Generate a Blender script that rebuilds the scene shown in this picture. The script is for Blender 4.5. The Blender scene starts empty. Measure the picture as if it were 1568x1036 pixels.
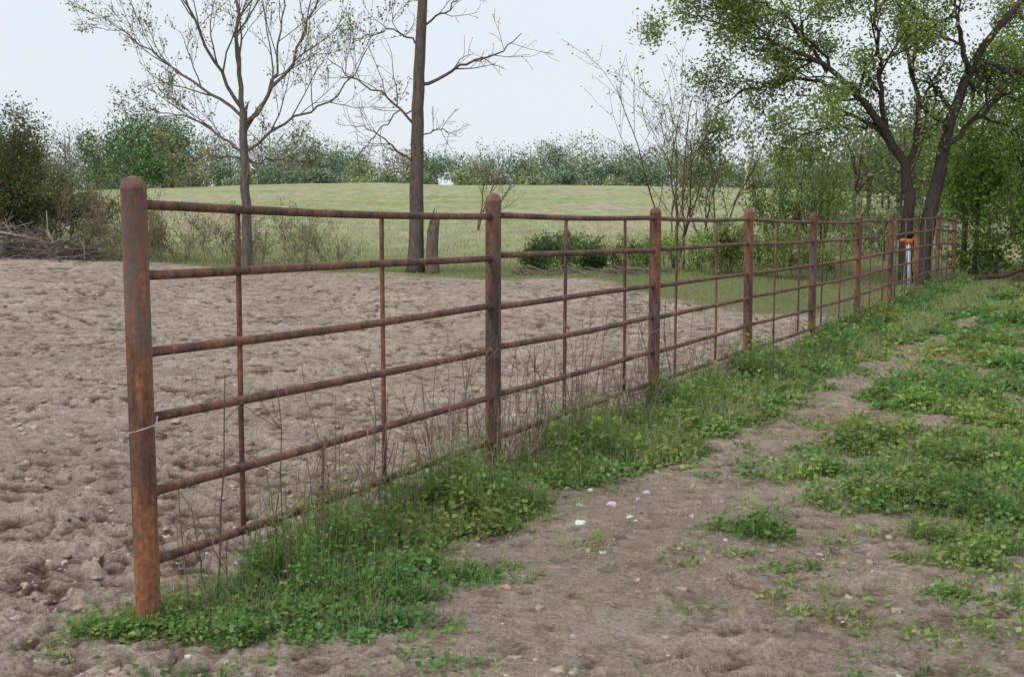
import bpy, math, random
import numpy as np
rng = np.random.default_rng(7); random.seed(7)
R = math.radians

# ------------------------------------------------------------------ noise
def hash2(ix, iy, seed=0):
    n = (ix.astype(np.int64)*374761393 + iy.astype(np.int64)*668265263 + seed*1442695041) & 0x7fffffff
    n = ((n ^ (n >> 13))*1274126177) & 0x7fffffff
    n = n ^ (n >> 16)
    return (n & 0xffffff)/float(0xffffff)
def vnoise(x, y, seed=0):
    x = np.asarray(x, float); y = np.asarray(y, float)
    ix = np.floor(x); iy = np.floor(y); fx = x-ix; fy = y-iy
    ix = ix.astype(np.int64); iy = iy.astype(np.int64)
    fx = fx*fx*(3-2*fx); fy = fy*fy*(3-2*fy)
    a = hash2(ix, iy, seed); b = hash2(ix+1, iy, seed); c = hash2(ix, iy+1, seed); d = hash2(ix+1, iy+1, seed)
    return (a*(1-fx)+b*fx)*(1-fy)+(c*(1-fx)+d*fx)*fy
def fbm(x, y, seed=0, octv=4):
    s = 0; a = .5; t = 0
    for o in range(octv):
        s = s+a*vnoise(x*2**o+o*17.3, y*2**o-o*9.1, seed+o); t += a; a *= .5
    return s/t
def worley(x, y, seed=0, second=False):
    ix = np.floor(x).astype(np.int64); iy = np.floor(y).astype(np.int64)
    best = np.full(np.shape(x), 9.0); b2 = best.copy()
    for i in (-1, 0, 1):
        for j in (-1, 0, 1):
            cx = ix+i; cy = iy+j
            px = cx+.1+.8*hash2(cx, cy, seed); py = cy+.1+.8*hash2(cx, cy, seed+5)
            d = np.hypot(px-x, py-y); b2 = np.minimum(b2, np.maximum(best, d)); best = np.minimum(best, d)
    return (best, b2) if second else best
def sm(t):
    t = np.clip(t, 0, 1); return t*t*(3-2*t)

# ------------------------------------------------------------------ terrain
FY = [4.154, 6.644, 9.1, 11.53, 13.95, 16.35, 18.75, 21.15, 23.6, 26.1]
FX = [-1.348, -.111, 1.127, 2.372, 3.645, 4.906, 6.154, 7.416, 8.70, 9.985]
def fence_x(y):
    return np.interp(y, [-100]+FY+[150], [-1.348-.497*104.154]+FX+[9.985+.52*123.9])
def base_h(x, y):
    s = x-fence_x(y)
    left = sm(-s/6)
    lot = .5*sm((y-12)/13)*(.25+.75*left)+.3*sm((-x-3)/10)*sm((y-14)/12)
    crest = 5.0-np.minimum(.0008*x*x, 3.5)
    f = (crest)*np.sin(np.pi/2*np.clip((y-32)/88, 0, 1))-np.minimum(.03*np.maximum(y-120, 0), 2.5)
    und = .10*(fbm(x*.35, y*.35, 31, 3)-.5)*sm((y-7)/8)
    return lot+f+und
def mud_edge(x):
    return np.interp(x, [-14, -5, -2, 1.5, 2.5, 3.3, 5.0, 6.2, 7.5, 9], [27, 25.5, 23, 21.5, 19.5, 18, 17.5, 18.5, 20, 22])
def veg_masks(x, y):
    s = (x-fence_x(y))*.89
    w = np.interp(y, [3.6, 4.15, 5, 6.3, 7.3, 9, 12, 20], [.55, .68, .64, .56, .9, .95, .8, 1.2])+.9*(fbm(x*1.7, y*1.7, 3)-.5)+.35*(fbm(x*9, y*9, 4, 2)-.5)
    lw = np.interp(y, [3.8, 4.15, 4.6, 12, 20], [.2, .17, .05, .05, .3])
    band = sm((w-s)/.22)*sm((s+lw)/.1)*sm((y-3.98-.3*(fbm(x*5, y*5, 8)-.5)+.12*sm((x+1.1)/.5))/.12)
    n = .36*fbm(x*.9, y*.9, 41, 3)+.36*fbm(x*2.8, y*2.8, 42, 3)+.28*fbm(x*8, y*8, 43, 3)
    q = np.interp(y, [4.2, 5.0, 5.8, 9, 12, 16, 22], [0.1, .5, .90, .98, .82, .8, 1.0])
    q = q*sm((s-.95)/.7)*np.interp(x-.35*y, [-3, -1.0, .1], [.6, .88, 1.05])
    patch = sm((n-(.70-.27*q))/.16)*(s > 0)
    patch = np.maximum(patch, sm((y-20)/4)*sm(s/2)*.95)
    right = np.maximum(band, patch)
    edge = mud_edge(x)+2.4*(fbm(x*.8, y*.8, 55)-.5)
    beyond = sm((y-edge)/1.6)*(s < .3)
    field = sm((y-30)/8)
    return band, np.clip(right, 0, 1), beyond, field
def detail(x, y, br, right, beyond, full=False):
    s = (x-fence_x(y))
    mud = sm(-(s-.05)/.5)*(1-beyond)
    low = np.clip(.30+.45*sm((5.0-y)/1.5)*sm((fbm(x*1.2, y*1.2, 88)-.42)/.2), 0, 1)
    amp = .86*mud+low*(1-mud)
    wx = x+.12*(fbm(x*4, y*4, 101, 3)-.5)+.03*(vnoise(x*14, y*14, 103)-.5); wy = y+.12*(fbm(x*4, y*4, 105, 3)-.5)+.03*(vnoise(x*14, y*14, 104)-.5)
    a = (fbm(x*1.9, y*1.9, 11, 3)-.5)*.06*(mud+.3*(1-mud))
    f1, f2 = worley(wx*7.5, wy*7.5, 21, True)
    sel = .15+.75*sm((fbm(x*1.1, y*1.1, 77, 3)-.38)/.28)
    crack = 1-np.clip((f2-f1)/.4, 0, 1)
    c5 = fbm(wx*7.5, wy*9, 201, 4)-.5; c12 = fbm(wx*19, wy*21, 207, 3)-.5
    ridge = np.abs(2*vnoise(wx*9, wy*10, 61)-1); ridge2 = np.abs(2*vnoise(wx*21, wy*21, 63)-1)
    hoof = 1-sm(worley(wx*4.6, wy*4.6, 29)/.38)
    d = (.075*c5*(.5+.6*sel)+.06*c12-.02*crack**2*sel+.024*(ridge-.5)*(.4+sel)+.018*(ridge2-.5))*amp-.034*hoof*sel*(mud+.2*(1-mud))
    k = (1-.8*beyond)*np.where(y > 45, .2, 1.0)
    if full:
        relief_shade = .66+(1.5*c5*(.5+.6*sel)+1.3*c12-.2*crack**2*sel+.28*(ridge-.5)*(.4+sel)+.25*(ridge2-.5)-.34*hoof*sel)*(.25+.75*amp)  # painted shade for soil colour: pits and creases darkened, raised tops lightened
        return (a+d)*k, np.clip(relief_shade, 0, 1)
    return (a+d)*k
def gz(x, y):
    x = np.asarray(x, float); y = np.asarray(y, float)
    br, r, be, f = veg_masks(x, y)
    return base_h(x, y)+detail(x, y, br, r, be)

# ------------------------------------------------------------------ materials
def newmat(name):
    m = bpy.data.materials.new(name); m.use_nodes = True
    nt = m.node_tree; nt.nodes.clear()
    return m, nt, nt.nodes, nt.links
def noise(nt, vec, scale, det=5, rough=.6, w=None):
    n = nt.nodes.new('ShaderNodeTexNoise'); n.inputs['Scale'].default_value = scale
    n.inputs['Detail'].default_value = det; n.inputs['Roughness'].default_value = rough
    nt.links.new(vec, n.inputs['Vector']); return n.outputs['Fac']
def ramp(nt, fac, stops):
    r = nt.nodes.new('ShaderNodeValToRGB'); e = r.color_ramp.elements
    while len(e) < len(stops): e.new(.5)
    for el, (p, c) in zip(e, stops):
        el.position = p; el.color = (c[0], c[1], c[2], 1)
    nt.links.new(fac, r.inputs[0]); return r.outputs[0]
def mix(nt, fac, a, b, mode='MIX'):
    m = nt.nodes.new('ShaderNodeMix'); m.data_type = 'RGBA'; m.blend_type = mode
    for sock, v in ((m.inputs[0], fac), (m.inputs[6], a), (m.inputs[7], b)):
        if hasattr(v, 'is_linked'): nt.links.new(v, sock)
        elif isinstance(v, (int, float)): sock.default_value = v
        else: sock.default_value = (v[0], v[1], v[2], 1)
    return m.outputs[2]
def mapping(nt, scale):
    tc = nt.nodes.new('ShaderNodeTexCoord'); mp = nt.nodes.new('ShaderNodeMapping')
    mp.inputs['Scale'].default_value = scale; nt.links.new(tc.outputs['Object'], mp.inputs[0]); return mp.outputs[0]
def attr(nt, name='Col'):
    a = nt.nodes.new('ShaderNodeAttribute'); a.attribute_name = name; return a
def bump(nt, h, strength, dist):
    b = nt.nodes.new('ShaderNodeBump'); b.inputs['Strength'].default_value = strength
    b.inputs['Distance'].default_value = dist; nt.links.new(h, b.inputs['Height']); return b.outputs[0]
def principled(nt, col, rough=.9, normal=None, spec=.2):
    p = nt.nodes.new('ShaderNodeBsdfPrincipled'); o = nt.nodes.new('ShaderNodeOutputMaterial')
    if hasattr(col, 'is_linked'): nt.links.new(col, p.inputs['Base Color'])
    else: p.inputs['Base Color'].default_value = (*col, 1)
    if hasattr(rough, 'is_linked'): nt.links.new(rough, p.inputs['Roughness'])
    else: p.inputs['Roughness'].default_value = rough
    p.inputs['Specular IOR Level'].default_value = spec
    if normal: nt.links.new(normal, p.inputs['Normal'])
    nt.links.new(p.outputs[0], o.inputs[0]); return p
def diffuse(nt, col, normal=None):
    p = nt.nodes.new('ShaderNodeBsdfDiffuse'); o = nt.nodes.new('ShaderNodeOutputMaterial'); nt.links.new(col, p.inputs['Color'])
    if normal: nt.links.new(normal, p.inputs['Normal'])
    nt.links.new(p.outputs[0], o.inputs[0])

def ground_mat():
    m, nt, N, L = newmat('ground_soil_grass')
    v = mapping(nt, (1, 1, 1)); a = attr(nt, 'Col'); sep = N.new('ShaderNodeSeparateColor'); L.new(a.outputs['Color'], sep.inputs[0])
    n1 = noise(nt, v, .7, 6, .65); n2 = noise(nt, v, 11, 6, .72); n3 = noise(nt, v, 60, 5, .75)
    d1 = ramp(nt, n1, [(.34, (.37, .285, .225)), (.5, (.49, .395, .325)), (.64, (.65, .55, .475))])
    d2 = mix(nt, .5, d1, ramp(nt, n2, [(.3, (.27, .20, .155)), (.5, (.50, .40, .325)), (.7, (.70, .60, .52))]))
    d3 = mix(nt, .8, d2, ramp(nt, n3, [(.36, (.44, .41, .39)), (.5, (.98, .98, .98)), (.64, (1.34, 1.32, 1.3))]), 'MULTIPLY')
    relief_shade = ramp(nt, sep.outputs[2], [(0, (.22, .19, .17)), (.3, (.50, .46, .43)), (.58, (.97, .96, .95)), (1, (1.22, 1.22, 1.22))])  # multiplies the painted pit and crease shade into the soil colour
    dirt = mix(nt, 1.0, d3, relief_shade, 'MULTIPLY')
    g = mix(nt, .5, ramp(nt, n2, [(.3, (.12, .14, .05)), (.7, (.32, .32, .16))]), ramp(nt, n1, [(.35, (.14, .20, .07)), (.65, (.29, .29, .15))]))
    vf = mapping(nt, (.06, .14, .05)); nf = noise(nt, vf, 2.2, 7, .7)
    vg = mapping(nt, (1.6, .55, 1)); ng = noise(nt, vg, 1.2, 8, .8)
    f1 = ramp(nt, nf, [(.34, (.30, .37, .16)), (.48, (.42, .44, .245)), (.6, (.48, .44, .315))])
    f2 = mix(nt, .8, f1, ramp(nt, ng, [(.32, (.5, .54, .5)), (.65, (1.2, 1.18, 1.15))]), 'MULTIPLY')
    ad = N.new('ShaderNodeMath'); ad.operation = 'MULTIPLY_ADD'; L.new(n3, ad.inputs[0]); ad.inputs[1].default_value = 2.0; ad.inputs[2].default_value = -1.05
    ad2 = N.new('ShaderNodeMath'); ad2.operation = 'ADD'; L.new(sep.outputs[0], ad2.inputs[0]); L.new(ad.outputs[0], ad2.inputs[1])
    mm = N.new('ShaderNodeMath'); mm.operation = 'MULTIPLY'; mm.use_clamp = True; L.new(ad2.outputs[0], mm.inputs[0]); L.new(sep.outputs[0], mm.inputs[1])
    col = mix(nt, mm.outputs[0], dirt, g)
    col = mix(nt, sep.outputs[1], col, f2)
    h = N.new('ShaderNodeMath'); h.operation = 'ADD'; L.new(n3, h.inputs[0]); L.new(n2, h.inputs[1])
    diffuse(nt, col, bump(nt, h.outputs[0], 1.0, .035))
    return m
def leaf_mat(name, tr=.3):
    m, nt, N, L = newmat(name); a = attr(nt, 'Col')
    v = mapping(nt, (1, 1, 1)); n = noise(nt, v, 4, 2, .6)
    c = mix(nt, .5, a.outputs['Color'], ramp(nt, n, [(.3, (.7, .75, .7)), (.7, (1.25, 1.2, 1.1))]), 'MULTIPLY')
    d = N.new('ShaderNodeBsdfDiffuse'); o = N.new('ShaderNodeOutputMaterial'); L.new(c, d.inputs['Color'])
    if tr > 0:
        t = N.new('ShaderNodeBsdfTranslucent'); x = N.new('ShaderNodeMixShader'); L.new(c, t.inputs['Color']); x.inputs[0].default_value = tr
        L.new(d.outputs[0], x.inputs[1]); L.new(t.outputs[0], x.inputs[2]); L.new(x.outputs[0], o.inputs[0])
    else: L.new(d.outputs[0], o.inputs[0])
    return m
def bark_mat():
    m, nt, N, L = newmat('bark'); a = attr(nt, 'Col')
    v = mapping(nt, (9, 9, 2)); n = noise(nt, v, 2.2, 6, .7)
    c = mix(nt, .85, a.outputs['Color'], ramp(nt, n, [(.3, (.45, .45, .45)), (.7, (1.5, 1.45, 1.4))]), 'MULTIPLY')
    diffuse(nt, c, bump(nt, n, .9, .04)); return m
def rust_mat(name, dark, mid, bright, grey, seed, gthr=.54, gamt=.75):
    m, nt, N, L = newmat(name)
    v = mapping(nt, (1.0, 1.0, .35)); vv = mapping(nt, (1, 1, 1))
    n1 = noise(nt, v, 3.4+seed*.4, 5, .65); n2 = noise(nt, vv, 42, 6, .8); n3 = noise(nt, mapping(nt, (1, 1, .1)), 34, 4, .6)
    c = ramp(nt, n1, [(.36, dark), (.48, mid), (.6, bright)])
    c = mix(nt, .9, c, ramp(nt, n2, [(.32, (.38, .34, .32)), (.52, (1, 1, 1)), (.7, (1.75, 1.5, 1.3))]), 'MULTIPLY')
    c = mix(nt, .7, c, ramp(nt, n3, [(.35, (.45, .45, .5)), (.65, (1.45, 1.3, 1.15))]), 'MULTIPLY')
    c = mix(nt, ramp(nt, noise(nt, v, 5, 5, .7), [(gthr, (0, 0, 0)), (gthr+.1, (gamt, gamt, gamt))]), c, grey)
    principled(nt, c, .66, bump(nt, n2, .7, .005), .4); return m
def attr_mat(name, rough=.8, nscale=20):
    m, nt, N, L = newmat(name); a = attr(nt, 'Col'); n = noise(nt, mapping(nt, (1, 1, 1)), nscale, 4, .6)
    c = mix(nt, .8, a.outputs['Color'], ramp(nt, n, [(.3, (.6, .6, .6)), (.7, (1.3, 1.3, 1.3))]), 'MULTIPLY')
    principled(nt, c, rough, bump(nt, n, .5, .01), .2); return m
M_ground = ground_mat(); M_leaf = leaf_mat('foliage', .35); M_far = leaf_mat('far_foliage', 0); M_grass = leaf_mat('grass_blades', .3); M_bark = bark_mat()
M_post = rust_mat('rusty_post_pipe', (.08, .058, .046), (.165, .085, .053), (.29, .13, .072), (.145, .118, .098), 1, .51, .8)
M_rail = rust_mat('rusty_rail_pipe', (.08, .048, .039), (.15, .078, .057), (.22, .112, .078), (.21, .15, .125), 3, .57, .5)
M_soil = attr_mat('soil_clods', .95, 60); M_stone = attr_mat('stone', .8, 30); M_misc = attr_mat('painted_metal', .5, 10)
M_dry = attr_mat('dry_stems', .9, 40)

# ------------------------------------------------------------------ mesh builder
class MB:
    def __init__(s): s.V = []; s.C = []; s.F = {}; s.n = 0
    def add(s, v, f, c, mi=0):
        v = np.asarray(v, float).reshape(-1, 3); k = len(v)
        c = np.asarray(c, float)
        if c.ndim == 1: c = np.tile(c, (k, 1))
        s.V.append(v); s.C.append(c)
        fl = f if isinstance(f, list) else [f]
        for ff in fl:
            ff = np.asarray(ff, np.int64); s.F.setdefault((ff.shape[1], mi), []).append(ff+s.n)
        s.n += k
    def build(s, name, mats, smooth=True, parent=None):
        V = np.concatenate(s.V); C = np.concatenate(s.C)
        loops = []; tot = []; mi = []
        for (k, m), fs in s.F.items():
            F = np.concatenate(fs); loops.append(F.ravel()); tot.append(np.full(len(F), k)); mi.append(np.full(len(F), m))
        loops = np.concatenate(loops).astype(np.int32); tot = np.concatenate(tot).astype(np.int32); mi = np.concatenate(mi).astype(np.int32)
        me = bpy.data.meshes.new(name); me.vertices.add(len(V)); me.vertices.foreach_set('co', V.astype(np.float32).ravel())
        me.loops.add(len(loops)); me.loops.foreach_set('vertex_index', loops)
        me.polygons.add(len(tot)); me.polygons.foreach_set('loop_start', np.concatenate([[0], np.cumsum(tot)[:-1]]).astype(np.int32))
        me.polygons.foreach_set('loop_total', tot)
        me.polygons.foreach_set('material_index', mi)
        me.polygons.foreach_set('use_smooth', np.full(len(tot), smooth))
        for m in mats: me.materials.append(m)
        ca = me.color_attributes.new('Col', 'FLOAT_COLOR', 'POINT')
        ca.data.foreach_set('color', np.c_[C, np.ones(len(C))].astype(np.float32).ravel())
        me.update(calc_edges=True); me.validate()
        ob = bpy.data.objects.new(name, me); bpy.context.scene.collection.objects.link(ob)
        if parent: ob.parent = parent
        return ob
def tube(mb, pts, rad, sides, col, mi=0, cap=True):
    pts = np.asarray(pts, float); n = len(pts); rad = np.broadcast_to(np.asarray(rad, float), (n,))
    t = np.gradient(pts, axis=0); t /= np.linalg.norm(t, axis=1)[:, None]+1e-9
    m = t.mean(0); ref = np.eye(3)[np.argmin(np.abs(m))]
    a = np.cross(t, ref); a /= np.linalg.norm(a, axis=1)[:, None]+1e-9; b = np.cross(t, a)
    th = np.arange(sides)*2*np.pi/sides
    V = pts[:, None]+rad[:, None, None]*(np.cos(th)[None, :, None]*a[:, None]+np.sin(th)[None, :, None]*b[:, None])
    i = np.arange(n-1)[:, None]*sides; j = np.arange(sides)[None]; j2 = (j+1) % sides
    F = np.stack([i+j, i+j2, i+sides+j2, i+sides+j], -1).reshape(-1, 4)
    fl = [F]
    V = V.reshape(-1, 3)
    if cap and sides > 4:
        V = np.vstack([V, pts[0], pts[-1]]); c0 = n*sides; jj = np.arange(sides)
        fl.append(np.stack([np.full(sides, c0), (jj+1) % sides, jj], -1))
        fl.append(np.stack([np.full(sides, c0+1), (n-1)*sides+jj, (n-1)*sides+(jj+1) % sides], -1))
    mb.add(V, fl, col, mi)
def rand_unit(n):
    v = rng.normal(size=(n, 3)); return v/np.linalg.norm(v, axis=1)[:, None]
def leaves(mb, P, L, W, col, mi=0, upbias=.4, D=None):
    n = len(P); d = rand_unit(n) if D is None else D
    nrm = rand_unit(n); nrm[:, 2] = np.abs(nrm[:, 2])+upbias
    w = np.cross(d, nrm); w /= np.linalg.norm(w, axis=1)[:, None]+1e-9
    up = np.cross(w, d)
    L = np.broadcast_to(L, (n,))[:, None]; W = np.broadcast_to(W, (n,))[:, None]
    a = P; b = P+d*L*.45+w*W*.5+up*W*.12; c = P+d*L; e = P+d*L*.45-w*W*.5+up*W*.12
    V = np.stack([a, b, c, e], 1).reshape(-1, 3); F = np.arange(n*4).reshape(-1, 4)
    C = np.repeat(col, 4, 0) if np.ndim(col) == 2 else col
    mb.add(V, F, C, mi)
def blades(mb, P, H, W, col, lean=.5, mi=0):
    n = len(P); th = rng.uniform(0, 2*np.pi, n); ld = np.stack([np.cos(th), np.sin(th), 0*th], 1)
    ph = rng.uniform(0, 2*np.pi, n); wd = np.stack([np.cos(ph), np.sin(ph), 0*ph], 1)
    H = np.broadcast_to(H, (n,))[:, None]; W = np.broadcast_to(W, (n,))[:, None]; le = (rng.uniform(.1, 1, n)*lean)[:, None]
    z = np.array([[0, 0, 1.0]])
    m = P+z*H*.55+ld*H*le*.3; t = P+z*H*(1-.35*le)+ld*H*le
    V = np.stack([P-wd*W*.5, P+wd*W*.5, m-wd*W*.4, m+wd*W*.4, t], 1).reshape(-1, 3); k = np.arange(n)[:, None]*5
    mb.add(V, [k+np.array([[0, 1, 3, 2]]), k+np.array([[2, 3, 4]])], np.repeat(col, 5, 0), mi)
def cvar(n, cols, var=.2):
    cols = np.array(cols); c = cols[rng.integers(0, len(cols), n)]
    return c*rng.uniform(1-var, 1+var, (n, 1))*rng.uniform(.93, 1.07, (n, 3))

# ------------------------------------------------------------------ ground sheet
front = np.arange(-.60, .601, .0021); outer = .60+np.cumsum(np.geomspace(.004, .2, 36)); outer = outer[outer < np.pi-.03]
ang = np.concatenate([-outer[::-1], front, outer])
rad = np.concatenate([[.3, .9, 1.5, 2.0, 2.4], np.geomspace(2.7, 50, 960), 50*1.045**np.arange(1, 92)])
A, RR = np.meshgrid(ang, rad)
X = RR*np.sin(A); Y = RR*np.cos(A)
br, right, beyond, field = veg_masks(X, Y)
det, relief_shade_n = detail(X, Y, br, right, beyond, True)
Z = base_h(X, Y)+det
nr, na = X.shape
V = np.stack([X, Y, Z], -1).reshape(-1, 3)
i = np.arange(nr-1)[:, None]*na; j = np.arange(na)[None]; j2 = (j+1) % na
F = np.stack([i+j, i+j2, i+na+j2, i+na+j], -1).reshape(-1, 4)[:, ::-1]
thin = .34*sm((fbm(X*1.6, Y*1.6, 121)-.42)/.2)*(X > fence_x(Y))
grassw = np.clip(np.maximum(np.maximum(right*.8, beyond), thin), 0, 1)
colr = np.stack([grassw, field, relief_shade_n], -1).reshape(-1, 3)
mb = MB()
V = np.vstack([V, [0, 0, 0]]); colr = np.vstack([colr, [0, 0, .5]])
jj = np.arange(na)
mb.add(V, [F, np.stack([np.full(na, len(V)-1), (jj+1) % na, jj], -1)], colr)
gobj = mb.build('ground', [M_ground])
if gobj.data.polygons[5000].normal.z < 0: gobj.data.flip_normals()

# ------------------------------------------------------------------ fence
fence = bpy.data.objects.new('pipe_fence', None); bpy.context.scene.collection.objects.link(fence)
RAILZ = [1.535, 1.30, 1.015, .765, .49, .235]
post_top = []
for k, (x, y) in enumerate(zip(FX, FY)):
    bz = float(base_h(np.array(x), np.array(y)))
    H = 1.65+(.02*math.sin(k*2.3) if k else 0); r = .0455
    lean = (random.uniform(-.008, .008), random.uniform(-.008, .008))
    zz = [-.3, .0, .4, .8, 1.2, H-.055, H-.05, H-.045, H-.03, H-.016, H-.006, H]
    rr = [r]*6+[r*1.04, r*1.03, r*.93, r*.74, r*.45, r*.05]
    m = MB(); tube(m, [(x+lean[0]*z, y+lean[1]*z, bz+z) for z in zz], rr, 28, (1, 1, 1))
    m.build('post_%d' % (k+1), [M_post], parent=fence)
    post_top.append((np.array([x, y, bz]), lean))
rm = MB(); st = MB(); wd = MB()
stayT = [(.20, .595), (.383, .79), (.204, .635), (.40, .80), (.22, .62), (.4, .8), (.22, .6), (.4, .78), (.3, .65)]
for k in range(9):
    p, l0 = post_top[k]; q, l1 = post_top[k+1]
    d = (q-p)[:2]; u = d/np.linalg.norm(d); rail_y = []
    for ri, z in enumerate(RAILZ):
        za = z+random.uniform(-.010, .010); zb = z+random.uniform(-.010, .010)
        a = np.array([p[0]+l0[0]*za+u[0]*.043, p[1]+l0[1]*za+u[1]*.043, p[2]+za]); b = np.array([q[0]+l1[0]*zb-u[0]*.043, q[1]+l1[1]*zb-u[1]*.043, q[2]+zb])
        t = np.linspace(0, 1, 14); sag = -.007*np.sin(np.pi*t)*random.uniform(.0, 1.3)
        wob = .002*np.sin(t*6+random.uniform(0, 6))
        pts = a[None]*(1-t[:, None])+b[None]*t[:, None]; pts[:, 2] += sag+wob
        tube(rm, pts, .0182, 14, (1, 1, 1)); rail_y.append(pts)
        for e, s in ((a, 1), (b, -1)):
            uu = np.array([u[0], u[1], 0])*s
            tube(wd, [e+uu*-.004, e+uu*.002, e+uu*.008, e+uu*.012], [.023, .0235, .021, .0182], 12, (1, 1, 1))
    for t in stayT[k]:
        top = rail_y[0]; bot = rail_y[-1]
        f = lambda P: np.array([np.interp(t, np.linspace(0, 1, 14), P[:, c]) for c in range(3)])
        a = f(top); b = f(bot); nrm = np.array([u[1], -u[0], 0])*-.021
        z = np.linspace(a[2]+.004, b[2]-.015, 8)
        jit = random.uniform(-.004, .004)
        tube(st, [(a[0]+nrm[0]+jit*math.sin(v*3), a[1]+nrm[1], v) for v in z], .0115, 10, (1, 1, 1))
rm.build('rails', [M_rail], parent=fence); st.build('vertical_stays', [M_rail], parent=fence); wd.build('weld_beads', [M_rail], parent=fence)
w = MB(); p = post_top[0][0]; th = np.linspace(0, 2*np.pi, 30)
tube(w, [(p[0]+.0485*math.cos(a), p[1]+.0485*math.sin(a), .735+.014*math.cos(a)) for a in th], .0022, 6, (.6, .58, .55))
tube(w, [(p[0]+.043, p[1]-.02, .742), (p[0]+.058, p[1]-.03, .752), (p[0]+.064, p[1]-.03, .785)], .002, 6, (.6, .58, .55))
tube(w, [(p[0]-.043, p[1]-.02, .722), (p[0]-.068, p[1]-.04, .728)], .002, 6, (.6, .58, .55))
w.build('tie_wire', [M_misc], parent=fence)

# ------------------------------------------------------------------ trees
def smooth_poly(pts, n=14, jit=.03):
    pts = np.array(pts, float); d = np.r_[0, np.cumsum(np.linalg.norm(np.diff(pts, axis=0), axis=1))]
    t = np.linspace(0, d[-1], n); out = np.stack([np.interp(t, d, pts[:, c]) for c in range(3)], 1)
    for _ in range(2): out[1:-1] = .25*out[:-2]+.5*out[1:-1]+.25*out[2:]
    out[1:-1] += rng.normal(0, jit, (n-2, 3)); return out
def grow(mb, p, d, L, r, lvl, cfg, tips, col):
    n = max(4, int(L/cfg.get('seg', .25))); n = min(n, 12); pts = [p]; d = d/np.linalg.norm(d); step = L/n
    for _ in range(n):
        d = d+rng.normal(0, cfg.get('wig', .13), 3)+np.array([0, 0, cfg.get('up', .05)]); d /= np.linalg.norm(d)
        pts.append(pts[-1]+d*step)
    pts = np.array(pts); rr = np.linspace(r, max(r*.3, cfg.get('rmin', .004)), n+1)
    tube(mb, pts, rr, 6 if r > .03 else (4 if r > .012 else 3), col, 0, cap=False)
    spawn(mb, pts, rr, L, lvl, cfg, tips, col)
def spawn(mb, pts, rr, L, lvl, cfg, tips, col, t0=.2):
    if lvl >= cfg['max']:
        tips.append(pts[len(pts)//3:]); return
    nc = cfg['n'][lvl]; n = len(pts)-1
    for c in range(nc):
        t = t0+(1-t0)*(c+rng.random())/nc; i = min(int(t*n), n-1); f = t*n-i
        p = pts[i]*(1-f)+pts[i+1]*f; tan = pts[i+1]-pts[i]; tan /= np.linalg.norm(tan)+1e-9
        o = rand_unit(1)[0]; o -= tan*np.dot(o, tan); o /= np.linalg.norm(o)
        an = rng.uniform(.45, 1.05)*cfg.get('ang', 1); d = tan*math.cos(an)+o*math.sin(an); d[2] += cfg.get('lift', .1)
        grow(mb, p, d, L*rng.uniform(.35, .62)*(1.15-.5*t), max(rr[i]*.55, cfg.get('rmin', .004)), lvl+1, cfg, tips, col)
    tips.append(pts[-3:])
def limb(mb, base, pts2, r0, r1, cfg, tips, col, depth=0., n=14, lvl=0, jit=.03, sides=9, t0=.2, L=None):
    P = []
    for k, q in enumerate(pts2):
        P.append((base[0]+q[0], base[1]+depth*k/max(1, len(pts2)-1)+(q[2] if len(q) > 2 else 0), base[2]+q[1]))
    pts = smooth_poly(P, n, jit); rr = np.linspace(r0, r1, n)
    tube(mb, pts, rr, sides, col, 0, cap=False)
    LL = np.linalg.norm(np.diff(pts, axis=0), axis=1).sum() if L is None else L
    spawn(mb, pts, rr, LL, lvl, cfg, tips, col, t0)
def tip_leaves(mb, tips, per, spread, size, cols, var=.25, mi=1, upb=.3):
    if not tips: return
    P = np.concatenate(tips); P = np.repeat(P, per, 0) if per >= 1 else P[rng.random(len(P)) < per]
    P = P+rng.normal(0, spread, P.shape)
    cl = 1+.5*(vnoise(P[:, 0]*1.7, P[:, 2]*1.7, 5)-.5)*2
    c = cvar(len(P), cols, var)*cl[:, None]
    s = size*rng.uniform(.6, 1.3, len(P)); leaves(mb, P, s, s*.6, c, mi, upb)
def at(x, y, dz=-.08): return np.array([x, y, float(base_h(np.array(x), np.array(y)))+dz])

# budding bare tree (left)
b = at(-5.5, 24); m = MB(); tips = []; bc = (.16, .145, .13)
cfg = dict(max=3, n=[8, 5, 4], seg=.2, wig=.11, up=.06, lift=.25, rmin=.004, ang=.85)
limb(m, b, [(0, 0), (0, 1.4), (-.02, 2.7), (-.02, 3.4)], .11, .08, dict(cfg, n=[2, 2, 2], max=2), tips, bc, jit=.012, t0=.55, L=1.4)
for pts2, r0, dp in (([(-.02, 3.3), (-.1, 4.3), (-.15, 5.6), (-.1, 7.2)], .06, .3), ([(0, 3.4), (-.65, 4.6), (-1.06, 5.7), (-1.3, 6.8)], .042, -.9),
                     ([(.03, 3.2), (.84, 4.2), (1.39, 5.44), (1.7, 6.8)], .045, .6), ([(.02, 2.6), (.98, 3.26), (2.07, 3.67), (2.6, 4.6)], .034, -.5),
                     ([(-.05, 2.6), (-1.06, 3.26), (-2.1, 3.5)], .03, .8), ([(-.05, 3.3), (-1.33, 4.2), (-2.9, 5.3)], .036, .5),
                     ([(0, 3.0), (.5, 3.9), (.7, 5.3), (.6, 6.6)], .036, 1.2), ([(0, 2.4), (-.5, 2.5), (-1.5, 2.45)], .022, -.3), ([(0, 2.3), (.6, 2.5), (1.3, 2.4)], .022, .4)):
    limb(m, b, pts2, r0, .009, cfg, tips, bc, depth=dp, jit=.03, sides=7, t0=.15)
tip_leaves(m, tips, 1, .05, .065, [(.36, .40, .2), (.38, .37, .22), (.3, .35, .16)])
m.build('budding_tree', [M_bark, M_leaf])

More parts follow.
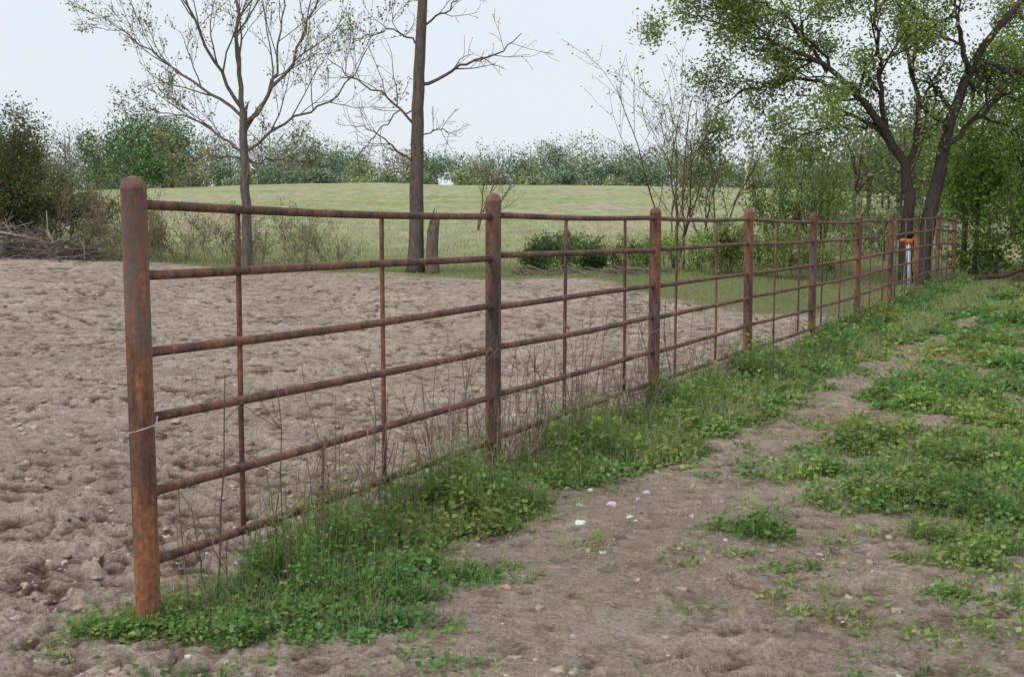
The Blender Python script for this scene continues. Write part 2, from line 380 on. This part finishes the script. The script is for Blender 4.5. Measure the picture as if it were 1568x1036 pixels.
# tall straight tree
b = at(-2.1, 25); m = MB(); tips = []; bc = (.15, .13, .115)
cfg = dict(max=2, n=[7, 4], seg=.2, wig=.13, up=.05, lift=.15, rmin=.0045)
P = smooth_poly([b+np.array(q) for q in ((0, 0, 0), (.02, 0, .5), (.05, 0, 2.4), (.1, 0, 4.1), (.22, 0, 6.0), (.32, 0, 9))], 26, .006)
tube(m, P, np.interp(np.linspace(0, 9, 26), [0, .3, .8, 4, 6, 9], [.24, .185, .16, .125, .10, .06]), 14, bc)
for pts2, r0, dp in (([(.15, 4.1), (.5, 4.15), (.95, 4.5), (1.7, 4.6), (2.3, 5.1)], .04, -.4), ([(.1, 3.1), (-.57, 3.9), (-1.1, 4.1), (-1.9, 4.7)], .03, .4),
                     ([(.05, 2.4), (-.3, 2.6), (-.8, 3.1), (-1.3, 3.2)], .025, -.4), ([(.12, 3.0), (.4, 3.15), (.9, 3.1)], .018, .2),
                     ([(.15, 4.9), (-.4, 5.3), (-1.3, 5.1)], .025, .3), ([(.2, 5.3), (.8, 5.7), (1.3, 6.3)], .025, .3), ([(.2, 6), (-.6, 6.9), (-1.6, 7.2)], .03, -.5),
                     ([(.25, 6.4), (1.0, 7.3), (2, 7.6)], .03, .2), ([(.1, 3.6), (-.4, 3.5), (-.9, 3.0), (-1.3, 2.5)], .018, .2)):
    limb(m, b, pts2, r0, .008, cfg, tips, bc, depth=dp, jit=.03, sides=6)
tip_leaves(m, tips, .4, .04, .035, [(.3, .3, .17), (.3, .26, .17)])
m.build('tall_tree', [M_bark, M_leaf])
m = MB(); b = at(-1.72, 24.8); tube(m, [b+np.array(q) for q in ((0, 0, 0), (.02, 0, .15), (0, 0, .5), (.03, 0, 1.0), (.08, 0, 1.22))], [.19, .15, .13, .125, .10], 11, (.17, .145, .125))
for k in range(9):
    a = k*.7; x = .08*math.cos(a); y = .08*math.sin(a); h = random.uniform(.08, .32)
    tube(m, [b+np.array((x+.05, y, 1.1)), b+np.array((x*.9+.07, y*.9, 1.2+h*.5)), b+np.array((x*.8+.1, y*.8, 1.22+h))], [.04, .028, .004], 5, (.22, .18, .15))
m.build('broken_stump', [M_bark])

# large leafy tree right
b = at(9.45, 27); m = MB(); tips = []; bc = (.085, .073, .063)
cfg = dict(max=3, n=[7, 6, 4], seg=.25, wig=.14, up=.0, lift=.02, rmin=.005)
GL = [(.24, .33, .10), (.29, .38, .13), (.19, .28, .08), (.33, .40, .16)]
for pts2, r0, r1, dp in (([(-.25, 0), (-.27, 1.45), (-.3, 2.8), (-.8, 3.6), (-1.65, 4.5), (-2.4, 5.1), (-3.6, 5.6)], .17, .03, -.5), ([(.1, 0), (.26, 1.9), (.64, 3.3), (1.1, 5), (1.7, 5.9), (2.6, 6.9)], .21, .05, .3),
                         ([(-.28, 2.7), (.1, 3.9), (-.1, 5.3), (-.4, 7)], .08, .02, .8), ([(-.8, 3.5), (-1.2, 5), (-1.5, 7)], .07, .02, -1.2), ([(1.1, 5), (.6, 6), (.2, 7.4)], .07, .02, -.8),
                         ([(.6, 3.2), (1.4, 4.0), (2.6, 4.8), (3.4, 5.6)], .07, .02, 1.0), ([(-1.65, 4.5), (-2.7, 4.9), (-3.8, 4.7), (-4.6, 4.3)], .05, .015, .6), ([(-2.2, 5.0), (-3.2, 6.2), (-4.6, 6.9)], .05, .015, -.4),
                         ([(-1.0, 3.8), (-1.8, 3.8), (-2.6, 3.6), (-3.4, 3.3)], .035, .012, -.5), ([(.3, 6), (-1, 7), (-3, 7.6)], .05, .015, 0), ([(1.3, 5.2), (2.0, 5.0), (3.0, 4.6)], .05, .015, -.6), ([(-1.4, 4.4), (-2.6, 5.8), (-3.4, 7.2)], .05, .015, .9),
                         ([(-3.2, 5.5), (-4.4, 6.0), (-5.6, 6.4)], .035, .012, .3)):
    limb(m, b, pts2, r0, r1, cfg, tips, bc, depth=dp, n=18, jit=.04, t0=.42 if pts2[0][1] == 0 else .15, L=3.4)
tip_leaves(m, tips, 4, .15, .09, GL)
m.build('leafy_tree', [M_bark, M_leaf])

def shrub(name, x, y, stems, H, r, spread, cfg, per, lsp, lsize, cols, bc=(.14, .115, .095), lean=(0, 0)):
    m = MB(); tips = []; b = at(x, y)
    for k in range(stems):
        o = rng.normal(0, .18*spread, 2); d = np.array([rng.normal(0, .28*spread)+lean[0], rng.normal(0, .28*spread)+lean[1], 1.])
        grow(m, b+np.array([o[0], o[1], 0]), d, H*rng.uniform(.7, 1.05), r, 0, cfg, tips, bc)
    if per: tip_leaves(m, tips, per, lsp, lsize, cols)
    m.build(name, [M_bark, M_leaf]); return m
YG = [(.29, .36, .13), (.33, .38, .16), (.24, .31, .11)]
c1 = dict(max=2, n=[7, 5], seg=.3, wig=.1, up=.04, lift=.25, rmin=.0045)
shrub('sapling', 3.9, 27, 4, 4.4, .026, .8, c1, 1, .08, .075, YG, lean=(-.05, 0))
shrub('sapling', 4.8, 28, 4, 3.4, .026, .9, c1, 2, .1, .08, YG)
shrub('sapling', 4.3, 30, 3, 5.0, .026, .8, c1, 1, .08, .075, YG, lean=(-.1, 0))
shrub('sapling', 6.9, 29, 5, 2.7, .025, 1.2, c1, 4, .12, .08, GL)
shrub('sapling', 8.0, 30, 5, 3.0, .028, 1.4, c1, 4, .14, .08, GL)
shrub('sapling', -1.3, 42, 3, 3.4, .03, .9, c1, 1, .06, .06, YG)
c2 = dict(max=2, n=[6, 4], seg=.2, wig=.16, up=.03, lift=.3, rmin=.004)
DG = [(.12, .19, .07), (.15, .22, .085)]
for x, y, h in ((.55, 26, .7), (1.25, 26.2, .8), (1.9, 26, .65), (2.8, 26, .8), (3.9, 25.6, 1.0), (4.7, 25.5, 1.1), (5.6, 25.5, 1.0), (6.8, 26, 1.2)):
    shrub('bush', x, y, 7, h, .010, 1.6, c2, 4, .07, .06, DG if x < 2.5 else GL)
TG = [(.28, .29, .16), (.33, .29, .18), (.22, .26, .12)]
for x, y, h in ((-9.6, 27.5, 1.8), (-8.7, 28, 1.5), (-7.9, 28, 1.3), (-7.0, 28.5, 1.5), (-5.0, 28, 1.4), (-4.6, 29, 1.3), (-10.4, 28.5, 2.0), (-9.1, 26.9, 1.2), (-6.3, 27.5, .9)):
    shrub('twiggy_shrub', x, y, 10, h, .010, 1.8, dict(c2, n=[6, 4], wig=.2), 1, .06, .05, TG, bc=(.26, .205, .165))
BG = [(.24, .27, .12), (.19, .25, .10), (.27, .25, .14), (.15, .22, .08)]
c3 = dict(max=3, n=[7, 6, 4], seg=.3, wig=.15, up=.0, lift=.0, rmin=.005)
shrub('field_edge_tree', -12.6, 28, 7, 2.9, .05, 1.3, c3, 3, .13, .07, BG, lean=(.03, 0), bc=(.19, .155, .13))
shrub('field_edge_tree', -14.0, 29, 6, 3.7, .06, 1.4, c3, 3, .13, .07, BG, bc=(.19, .155, .13))
shrub('field_edge_tree', -11.7, 30, 6, 2.1, .04, 1.5, c3, 3, .12, .065, BG, bc=(.19, .155, .13))
m = MB()
for k in range(800):
    x = rng.uniform(-15.5, -9.6); y = 26.5+rng.normal(0, .6); top = .62*np.exp(-((x+13)/2.4)**2)+.22; z = float(base_h(np.array(x), np.array(y)))+rng.uniform(0, top)
    d = rng.normal(0, 1, 3); d[2] *= .38; d /= np.linalg.norm(d); L = rng.uniform(.4, 1.8); r = rng.choice([.007, .012, .02, .038], p=[.46, .3, .17, .07])
    p0 = np.array([x, y, z]); pts = [p0-d*L/2, p0+rng.normal(0, .05, 3), p0+d*L/2+rng.normal(0, .06, 3)]
    g = rng.uniform(.5, 1.4); tube(m, pts, [r, r*.8, r*.4], 5, (.27*g, .235*g, .20*g))
for x, h in ((-12.2, .8), (-11.6, .6), (-13.1, .7)):
    b = at(x, 26.2); tube(m, [b, b+np.array((.03, 0, h*.6)), b+np.array((.08, 0, h))], [.12, .09, .07], 8, (.42, .38, .34))
m.build('brush_pile', [M_bark])
m = MB()
for k in range(60):
    x = rng.uniform(.0, 3.2); y = 24.2+rng.normal(0, .3); z = float(base_h(np.array(x), np.array(y)))+rng.uniform(0, .1)
    d = rng.normal(0, 1, 3); d[2] *= .15; d /= np.linalg.norm(d); L = rng.uniform(.4, 1.2); p0 = np.array([x, y, z])
    tube(m, [p0-d*L/2, p0, p0+d*L/2+rng.normal(0, .06, 3)], [.016, .012, .005], 5, (.25, .21, .18))
m.build('fallen_branches', [M_bark])
m = MB(); z = float(base_h(np.array(11.2), np.array(27.)))
tube(m, smooth_poly([(10.0, 27, z+.05), (11, 27, z+.18), (12, 27.1, z+.35), (12.8, 27.2, z+.5)], 10, .03), np.linspace(.08, .035, 10), 9, (.09, .075, .065))
m.build('fallen_log', [M_bark])

def crown(mb, c, rx, ry, rz, n, size, cols, lobes=7, mi=1, lr0=.35, var=.22, upb=.5, sh=.25):
    c = np.array(c); lc = c+rng.uniform(-.6, .6, (lobes, 3))*np.array([rx, ry, rz])
    lr = rng.uniform(lr0, lr0+.25, lobes); shade = rng.uniform(1-sh, 1+sh, lobes)
    k = rng.integers(0, lobes, n); d = rand_unit(n); rr = rng.uniform(.3, 1, n)**.5*(1+.12*rng.normal(size=n))
    P = lc[k]+d*(lr[k]*rr)[:, None]*np.array([rx, ry, rz])
    col = cvar(n, cols, var)*shade[k][:, None]
    s = size*rng.uniform(.6, 1.4, n); leaves(mb, P, s, s*.75, col, mi, upb)
def woodtree(mb, x, y, H, w, n, size, cols, bc=(.12, .10, .085), low=.25, lobes=7, lr0=.35, var=.22, upb=.5, sh=.25):
    b = at(x, y)
    tube(mb, smooth_poly([b, b+np.array([rng.normal(0, .1), 0, H*.4]), b+np.array([rng.normal(0, .3), 0, H*.85])], 6, .03), np.linspace(.015*H, .005*H, 6), 5, bc)
    for k in range(6):
        t = rng.uniform(.25, .6); a = rng.uniform(0, 6.28); p = b+np.array([0, 0, H*t]); q = p+np.array([math.cos(a)*w*.4, math.sin(a)*w*.4, H*rng.uniform(.15, .4)])
        tube(mb, [p, (p+q)/2+rng.normal(0, .1, 3), q], [.007*H, .005*H, .002*H], 4, bc)
    crown(mb, b+np.array([0, 0, H*(low+(1-low)*.5)]), w*.5, w*.5, H*(1-low)*.5, n, size, cols, lobes, lr0=lr0, var=var, upb=upb, sh=sh)
m = MB()
TH = [(.17, .27, .065), (.22, .33, .09), (.13, .22, .05), (.27, .37, .12)]
for x, y, H, w in ((12.6, 28, 3.0, 2.6), (13.8, 27.5, 4.8, 3.4), (15.3, 28.5, 6.2, 3.8), (12.4, 31, 5.0, 3), (14.2, 31, 7, 4), (16.5, 30, 7, 4), (11.9, 29.5, 1.6, 2.0), (13.2, 26.8, 1.7, 2.2), (14.7, 26.5, 2.2, 2.6), (18, 28, 7, 5), (12.9, 33, 6.5, 3.5), (15.6, 33, 9, 5), (13.4, 29.2, 6.4, 3.0)):
    woodtree(m, x, y, H, w, int(850*H), .10, TH, low=.05 if H < 4.9 else .12, lobes=12)
m.build('thicket', [M_bark, M_leaf])
m = MB(); MG = [(.19, .25, .12), (.24, .29, .14), (.22, .22, .14), (.16, .21, .1)]
for k in range(30):
    y = rng.uniform(38, 62); x = y*rng.uniform(.28, .46); H = rng.uniform(4.2, 6.2)
    woodtree(m, x, y, H*.85, H*.62, 1000, .14, MG, low=.1, lobes=10)
for k in range(10):
    y = rng.uniform(34, 44); x = y*rng.uniform(.25, .36); woodtree(m, x, y, rng.uniform(1.3, 2.1), 2.2, 500, .10, MG, low=.0)
m.build('background_woods', [M_bark, M_leaf])
# distant treeline
m = MB()
P1 = [(.20, .285, .18)]; P2 = [(.35, .41, .235)]; P3 = [(.31, .30, .24)]; P4 = [(.27, .34, .24)]  # distance haze painted into these leaf colours: paler and bluer
for row, (y0, n, hm) in enumerate(((125, 50, .45), (133, 75, .76), (142, 75, .93), (152, 75, 1.08))):
    for k in range(n):
        x = -105+210*(k+rng.random())/n; y = y0+rng.uniform(-3, 3); u = x/y
        topz = 1.46+y*(.0775+.016*math.exp(-((u+.36)/.1)**2)+.004*math.sin(u*23)+.003*math.sin(u*61)+rng.normal(0, .003)+(.008 if rng.random() < .12 else 0))
        g = float(base_h(np.array(x), np.array(y))); H = max(2.2, (topz-g)*(hm*rng.uniform(.75, 1.08) if row < 3 else rng.uniform(.86, 1.05)))
        pal = [P1, P2, P3, P4][rng.choice(4, p=([.16, .48, .1, .26] if -.14 < u < .25 and row < 3 else [.36, .13, .18, .33]))]
        woodtree(m, x, y, H, max(H*rng.uniform(.7, 1.1), 3.4), 1300, .26, pal, low=rng.uniform(.0, .12), bc=(.38, .36, .33), lobes=8, lr0=.38, var=.05, upb=1.6, sh=.16)
m.build('distant_treeline', [M_bark, M_far])
m = MB()
for k in range(13):
    y = rng.uniform(80, 94); x = -y*rng.uniform(.29, .52); H = rng.uniform(4.6, 6.4)
    woodtree(m, x, y, H, H*.85, 2400, .19, [(.17, .26, .125)], low=.03, lobes=10, lr0=.38, var=.08, upb=1.3, sh=.2)
m.build('hedgerow_trees', [M_bark, M_far])

m = MB(); b = at(24, 119, 0); tube(m, [b+np.array((0, 0, z)) for z in (-.5, 3, 6.9)], [.22, .19, .16], 10, (.8, .78, .75))
tube(m, [b+np.array((-1.0, 0, 6.3)), b+np.array((1.0, 0, 6.3))], .06, 6, (.45, .42, .4))
for dx in (-.9, -.45, .45, .9): tube(m, [b+np.array((dx, 0, 6.32)), b+np.array((dx, 0, 6.45)), b+np.array((dx, 0, 6.55))], [.03, .06, .03], 6, (.6, .6, .6))
m.build('utility_pole', [M_misc])

tp = bpy.data.objects.new('survey_tripod', None); bpy.context.scene.collection.objects.link(tp)
bx, by = 7.86, 22.9; bz = float(base_h(np.array(bx), np.array(by)))
m = MB()
for a in (.3, 2.4, 4.5):
    tube(m, [(bx+.07*math.cos(a), by+.11*math.sin(a), bz), (bx+.05*math.cos(a), by+.07*math.sin(a), bz+.55), (bx+.03*math.cos(a), by+.03*math.sin(a), bz+1.05)], [.012, .018, .02], 8, (.55, .58, .66))
m.build('legs', [M_misc], parent=tp)
m = MB()
tube(m, [(bx, by, bz+1.0), (bx, by, bz+1.04), (bx, by, bz+1.1), (bx, by, bz+1.12)], [.05, .08, .08, .04], 12, (.75, .16, .03))
tube(m, [(bx-.17, by, bz+1.08), (bx-.15, by, bz+1.08), (bx+.15, by, bz+1.11), (bx+.17, by, bz+1.11)], [.02, .032, .032, .02], 8, (.75, .16, .03))
m.build('head_plate', [M_misc], parent=tp)
m = MB()
tube(m, [(bx, by, bz+1.12), (bx, by, bz+1.2), (bx, by, bz+1.26), (bx, by, bz+1.29)], [.07, .08, .06, .02], 12, (.02, .02, .022))
tube(m, [(bx-.12, by-.02, bz+1.2), (bx+.1, by-.02, bz+1.2)], [.03, .04], 10, (.02, .02, .022))
m.build('instrument', [M_misc], parent=tp)

# ------------------------------------------------------------------ vegetation on ground
def sample_right(n, y0, y1, xs=6.):
    y = np.exp(rng.uniform(math.log(y0), math.log(y1), n)); x = fence_x(y)-.35+rng.random(n)*(y*.5+.6-fence_x(y)+.35)
    return x, y
mb = MB()
GW = [(.20, .31, .095), (.25, .36, .12), (.165, .27, .08), (.30, .37, .145)]
x, y = sample_right(76000, 3.3, 26)
band, rt, be, fl = veg_masks(x, y)
cl = fbm(x*3.3, y*3.3, 90, 3); cl2 = fbm(x*7, y*7, 93, 2); stray = .07*(fbm(x*1.5, y*1.5, 99) > .48)
keep = rng.random(len(x)) < np.clip(band*(.5+1.1*cl)*(.55+1.1*cl2)+rt**1.4*1.35*np.clip(cl*2.6-.72, 0, 1)*(.3+1.3*cl2)+stray*np.clip(cl*3-1.2, 0, 1), 0, 1)
x, y, band, rt, cl = x[keep], y[keep], band[keep], rt[keep], cl[keep]
s = (x-fence_x(y))*.89
tall = sm((fbm(x*2.8, y*2.8, 91, 3)-.42)/.22)
near = .3+.7*sm((y-4.1)/.6)
hh = np.where(band > .5, (.035+(.05+.20*tall)*np.exp(-((s-.2)/.42)**2)*np.clip(rng.normal(1, .3, len(x)), .3, 1.8))*near, .02+.12*sm((cl-.42)/.25))*rng.uniform(.6, 1.35, len(x))*sm(.3+np.maximum(rt, band))
nl = 15
PX = np.repeat(x, nl); PY = np.repeat(y, nl); PH = np.repeat(hh, nl); ds = np.repeat(np.clip(y/6, .75, 3), nl)
rd = rng.normal(0, .042, (len(PX), 2))*ds[:, None]**.5
g = np.repeat(gz(x, y), nl)
P = np.stack([PX+rd[:, 0], PY+rd[:, 1], g+PH*rng.uniform(.1, 1, len(PX))*np.exp(-(rd**2).sum(1)/.01/ds)], 1)
clump = np.repeat(.6+.85*fbm(x*3, y*3, 95), nl)
D = rand_unit(len(P)); D[:, 2] = np.abs(D[:, 2])*.6; D /= np.linalg.norm(D, axis=1)[:, None]
sz = .022*rng.uniform(.5, 1.5, len(P))*ds**.75*np.repeat(rng.choice([.55, 1, 1.45], len(x)), nl)
hue = np.repeat(fbm(x*1.1, y*1.1, 97), nl)[:, None]
col = cvar(len(P), GW, .2)*clump[:, None]*(1+(hue-.5)*np.array([[1.4, .5, .6]]))
leaves(mb, P, sz, sz*.72, np.clip(col, 0, 1), 0, .9, D)
n = len(x); blades(mb, np.stack([x, y, gz(x, y)], 1), hh*1.2, .004, cvar(n, GW), .4)
mb.build('weeds', [M_leaf], smooth=False)
# grass
mb = MB(); GR = [(.23, .32, .12), (.27, .35, .14), (.34, .36, .19), (.46, .41, .28)]
x, y = sample_right(220000, 3.0, 28)
band, rt, be, fl = veg_masks(x, y); tuft = sm((fbm(x*3.1, y*3.1, 60, 3)-.52)/.1)
far = sm((y-11)/8)
keep = rng.random(len(x)) < np.clip(rt*.6+.5*band+.35*tuft*sm((y-3.2)/2)+.08+.3*far, 0, 1)
x, y, rt, band = x[keep], y[keep], np.maximum(rt, band)[keep], band[keep]; ds = np.clip(y/5, .8, 4)
H = (.018+.08*rt*fbm(x*2, y*2, 61)+.09*band*rng.random(len(x))*sm((y-4)/.5))*rng.uniform(.5, 1.6, len(x))*ds**.25
blades(mb, np.stack([x, y, gz(x, y)-.004], 1), H, .0035*ds**.8, cvar(len(x), GR), .9)
n = 90000; y = np.exp(rng.uniform(math.log(17.5), math.log(46), n)); x = y*rng.uniform(-.55, .5, n)
band, rt, be, fl = veg_masks(x, y); nz = fbm(x*.6, y*.6, 62)
keep = (rng.random(n) < be*np.clip(nz*2.6-.5, .15, 1)*(1-sm((y-36)/10)*.8)) & (x < fence_x(y)+1.5)
x, y, nz = x[keep], y[keep], nz[keep]; t = sm((y-24)/8)
ca = cvar(len(x), [(.24, .33, .12), (.28, .35, .15)], .2); cb = cvar(len(x), [(.38, .42, .21), (.47, .43, .29), (.32, .38, .18), (.52, .46, .34)], .15)
m2 = (np.clip(t+(nz-.5), 0, 1))[:, None]
blades(mb, np.stack([x, y, base_h(x, y)-.01], 1), (.07+.26*t*nz*(1-.6*sm((y-32)/8)))*rng.uniform(.5, 1.3, len(x)), .014*(y/25), ca*(1-m2)+cb*m2, .8)
mb.build('grass', [M_grass], smooth=False)
mb = MB(); n = 48000
y = np.exp(rng.uniform(math.log(3.0), math.log(20), n)); x = y*rng.uniform(-.5, .5, n)
sd = (x-fence_x(y)); keep = rng.random(n) < np.where(sd > 0, .75*np.clip(fbm(x*2, y*2, 70)*2-.4, 0, 1), .14); x, y = x[keep], y[keep]; n = len(x)
th = rng.uniform(0, 2*np.pi, n); D = np.stack([np.cos(th), np.sin(th), rng.uniform(-.05, .3, n)], 1); D /= np.linalg.norm(D, axis=1)[:, None]
ds = np.clip(y/5, .8, 3)
leaves(mb, np.stack([x, y, gz(x, y)+.004], 1), rng.uniform(.015, .07, n), .0022*ds, cvar(n, [(.60, .52, .41), (.40, .33, .24), (.2, .155, .12)], .2), 0, 1.5, D)
mb.build('straw_litter', [M_dry], smooth=False)
mb = MB()
for k in range(470):
    if k < 350: y0 = math.exp(rng.uniform(math.log(4.35), math.log(11)))
    else: y0 = rng.uniform(10, 24)
    if k < 120: y0 = rng.uniform(6.0, 9)
    off = rng.normal(.0, .16) if rng.random() < .8 else rng.uniform(-.5, .3)
    x0 = float(fence_x(y0))+off; z0 = float(gz(x0, y0)); H = rng.uniform(.15, .55) if rng.random() < .8 else rng.uniform(.55, .95)
    d = np.array([rng.normal(0, .15), rng.normal(0, .15), 1.]); g = rng.uniform(.4, 1.15); c = (.33*g, .255*g, .195*g)
    pts = [np.array([x0, y0, z0])]
    for q in range(5): d = d+rng.normal(0, .07, 3); pts.append(pts[-1]+d/np.linalg.norm(d)*H/5)
    r = rng.uniform(.0016, .0038)*(1+.03*y0); tube(mb, pts, np.linspace(r, r*.5, 6), 4, c, cap=False)
    for q in range(rng.integers(1, 7)):
        i = rng.integers(2, 5); e = pts[i]; dd = rand_unit(1)[0]; dd[2] = abs(dd[2])*.9+.3; l = H*rng.uniform(.12, .3)
        tube(mb, [e, e+dd*l*.5, e+dd*l+np.array([0, 0, .02])], [r*.6, r*.5, r*.3], 3, c, cap=False)
pts = [np.array([-.78, 4.62, 0.]), np.array([-.775, 4.62, .3]), np.array([-.77, 4.63, .55]), np.array([-.76, 4.63, .62])]
tube(mb, pts, [.006, .005, .006, .003], 6, (.2, .15, .12))
for q in range(26):
    e = np.array([-.775, 4.62, rng.uniform(.2, .6)]); dd = rand_unit(1)[0]; tube(mb, [e, e+dd*.012, e+dd*.02], [.004, .004, .002], 4, (.2, .15, .12))
mb.build('dry_weed_stalks', [M_dry])
bpy.ops.mesh.primitive_ico_sphere_add(subdivisions=2, radius=1); o = bpy.context.object
iv = np.array([v.co[:] for v in o.data.vertices]); iF = np.array([p.vertices[:] for p in o.data.polygons]); bpy.data.objects.remove(o)
def rocks(name, x, y, s, cols, mat, flat=.6, sink=.25, rough=.22, smooth=True):
    mb = MB(); z = gz(x, y)
    for k in range(len(x)):
        v = iv*(1+rough*rng.normal(size=(len(iv), 1)))*np.array([1, rng.uniform(.6, 1), flat*rng.uniform(.7, 1.2)])*s[k]
        a = rng.uniform(0, 6.28); ca, sa = math.cos(a), math.sin(a); v = np.stack([v[:, 0]*ca-v[:, 1]*sa, v[:, 0]*sa+v[:, 1]*ca, v[:, 2]], 1)
        mb.add(v+np.array([x[k], y[k], z[k]+s[k]*flat*(1-sink*2)*.5]), iF, cvar(1, cols, .12)[0])
    mb.build(name, [mat], smooth=smooth)
n = 70; y = np.exp(rng.uniform(math.log(3.6), math.log(12), n)); x = y*rng.uniform(-.45, .45, n)
cx = np.array([.44, .53, .60, .36, .50, .34, .68, .75]); cy = np.array([6.35, 6.0, 5.75, 6.0, 6.6, 5.6, 6.1, 6.3])
rocks('stones', np.r_[x, cx], np.r_[y, cy], np.r_[rng.uniform(.005, .012, n), rng.uniform(.016, .028, 8)], [(.66, .64, .61), (.72, .70, .67), (.55, .52, .49)], M_stone, .6)
n = 4800; y = np.exp(rng.uniform(math.log(3.2), math.log(20), n)); x = y*rng.uniform(-.48, .45, n); sd = x-fence_x(y)
band, rt, be, fl = veg_masks(x, y); keep = (rng.random(n) < np.where(sd < 0, .9, .25)) & (rt < .3) & (be < .3) & (fbm(x*1.2, y*1.2, 71) > .42); x, y = x[keep], y[keep]
rocks('dirt_clods', x, y, np.minimum(rng.gamma(2, .005, len(x)), .02)*np.clip(y/6, .9, 1.7)+.004, [(.43, .34, .275), (.33, .255, .205), (.52, .43, .36)], M_soil, .6, .5, .38)
mb = MB(); n = 70; y = rng.uniform(5.8, 9.5, n); x = fence_x(y)+rng.uniform(1.6, 3.6, n); band, rt, be, fl = veg_masks(x, y); k = rt > .3; x, y = x[k], y[k]
for a, b_ in zip(x, y):
    z = float(gz(a, b_)); h = rng.uniform(.07, .13); tube(mb, [(a, b_, z), (a+.01, b_, z+h)], .0015, 4, (.1, .17, .04), cap=False)
    for q in range(6):
        an = q*1.047; D = np.array([[math.cos(an), math.sin(an), .25]]); leaves(mb, np.array([[a+.01, b_, z+h]]), .011, .008, np.array([[.75, .6, .04]]), 0, 2, D)
mb.build('yellow_wildflowers', [M_leaf], smooth=False)

# ------------------------------------------------------------------ world, sun, camera
sc = bpy.context.scene
w = bpy.data.worlds.new('World'); sc.world = w; w.use_nodes = True; nt = w.node_tree; nt.nodes.clear()
sky = nt.nodes.new('ShaderNodeTexSky'); sky.sky_type = 'NISHITA'; sky.sun_disc = False
sky.sun_elevation = R(48); sky.sun_rotation = R(230); sky.dust_density = 4; sky.air_density = 1; sky.ozone_density = 1
bg = nt.nodes.new('ShaderNodeBackground'); bg.inputs[1].default_value = .1
ov = mix(nt, .88, sky.outputs[0], (8.8, 9.4, 10.0))
out = nt.nodes.new('ShaderNodeOutputWorld'); nt.links.new(ov, bg.inputs[0]); nt.links.new(bg.outputs[0], out.inputs[0])
sl = bpy.data.lights.new('sun', 'SUN'); sl.energy = 1.5; sl.angle = R(10); sl.color = (1, .96, .9)
so = bpy.data.objects.new('sun', sl); sc.collection.objects.link(so)
so.rotation_euler = (R(42), 0, R(-50))
cam = bpy.data.cameras.new('camera'); co = bpy.data.objects.new('camera', cam); sc.collection.objects.link(co)
co.location = (0, 0, 1.46); co.rotation_euler = (R(90-5.44), 0, 0); cam.sensor_width = 36; cam.lens = 40.48; cam.clip_end = 5000; cam.clip_start = .05
sc.camera = co
sc.view_settings.view_transform = 'Standard'; sc.view_settings.look = 'None'; sc.view_settings.exposure = 0
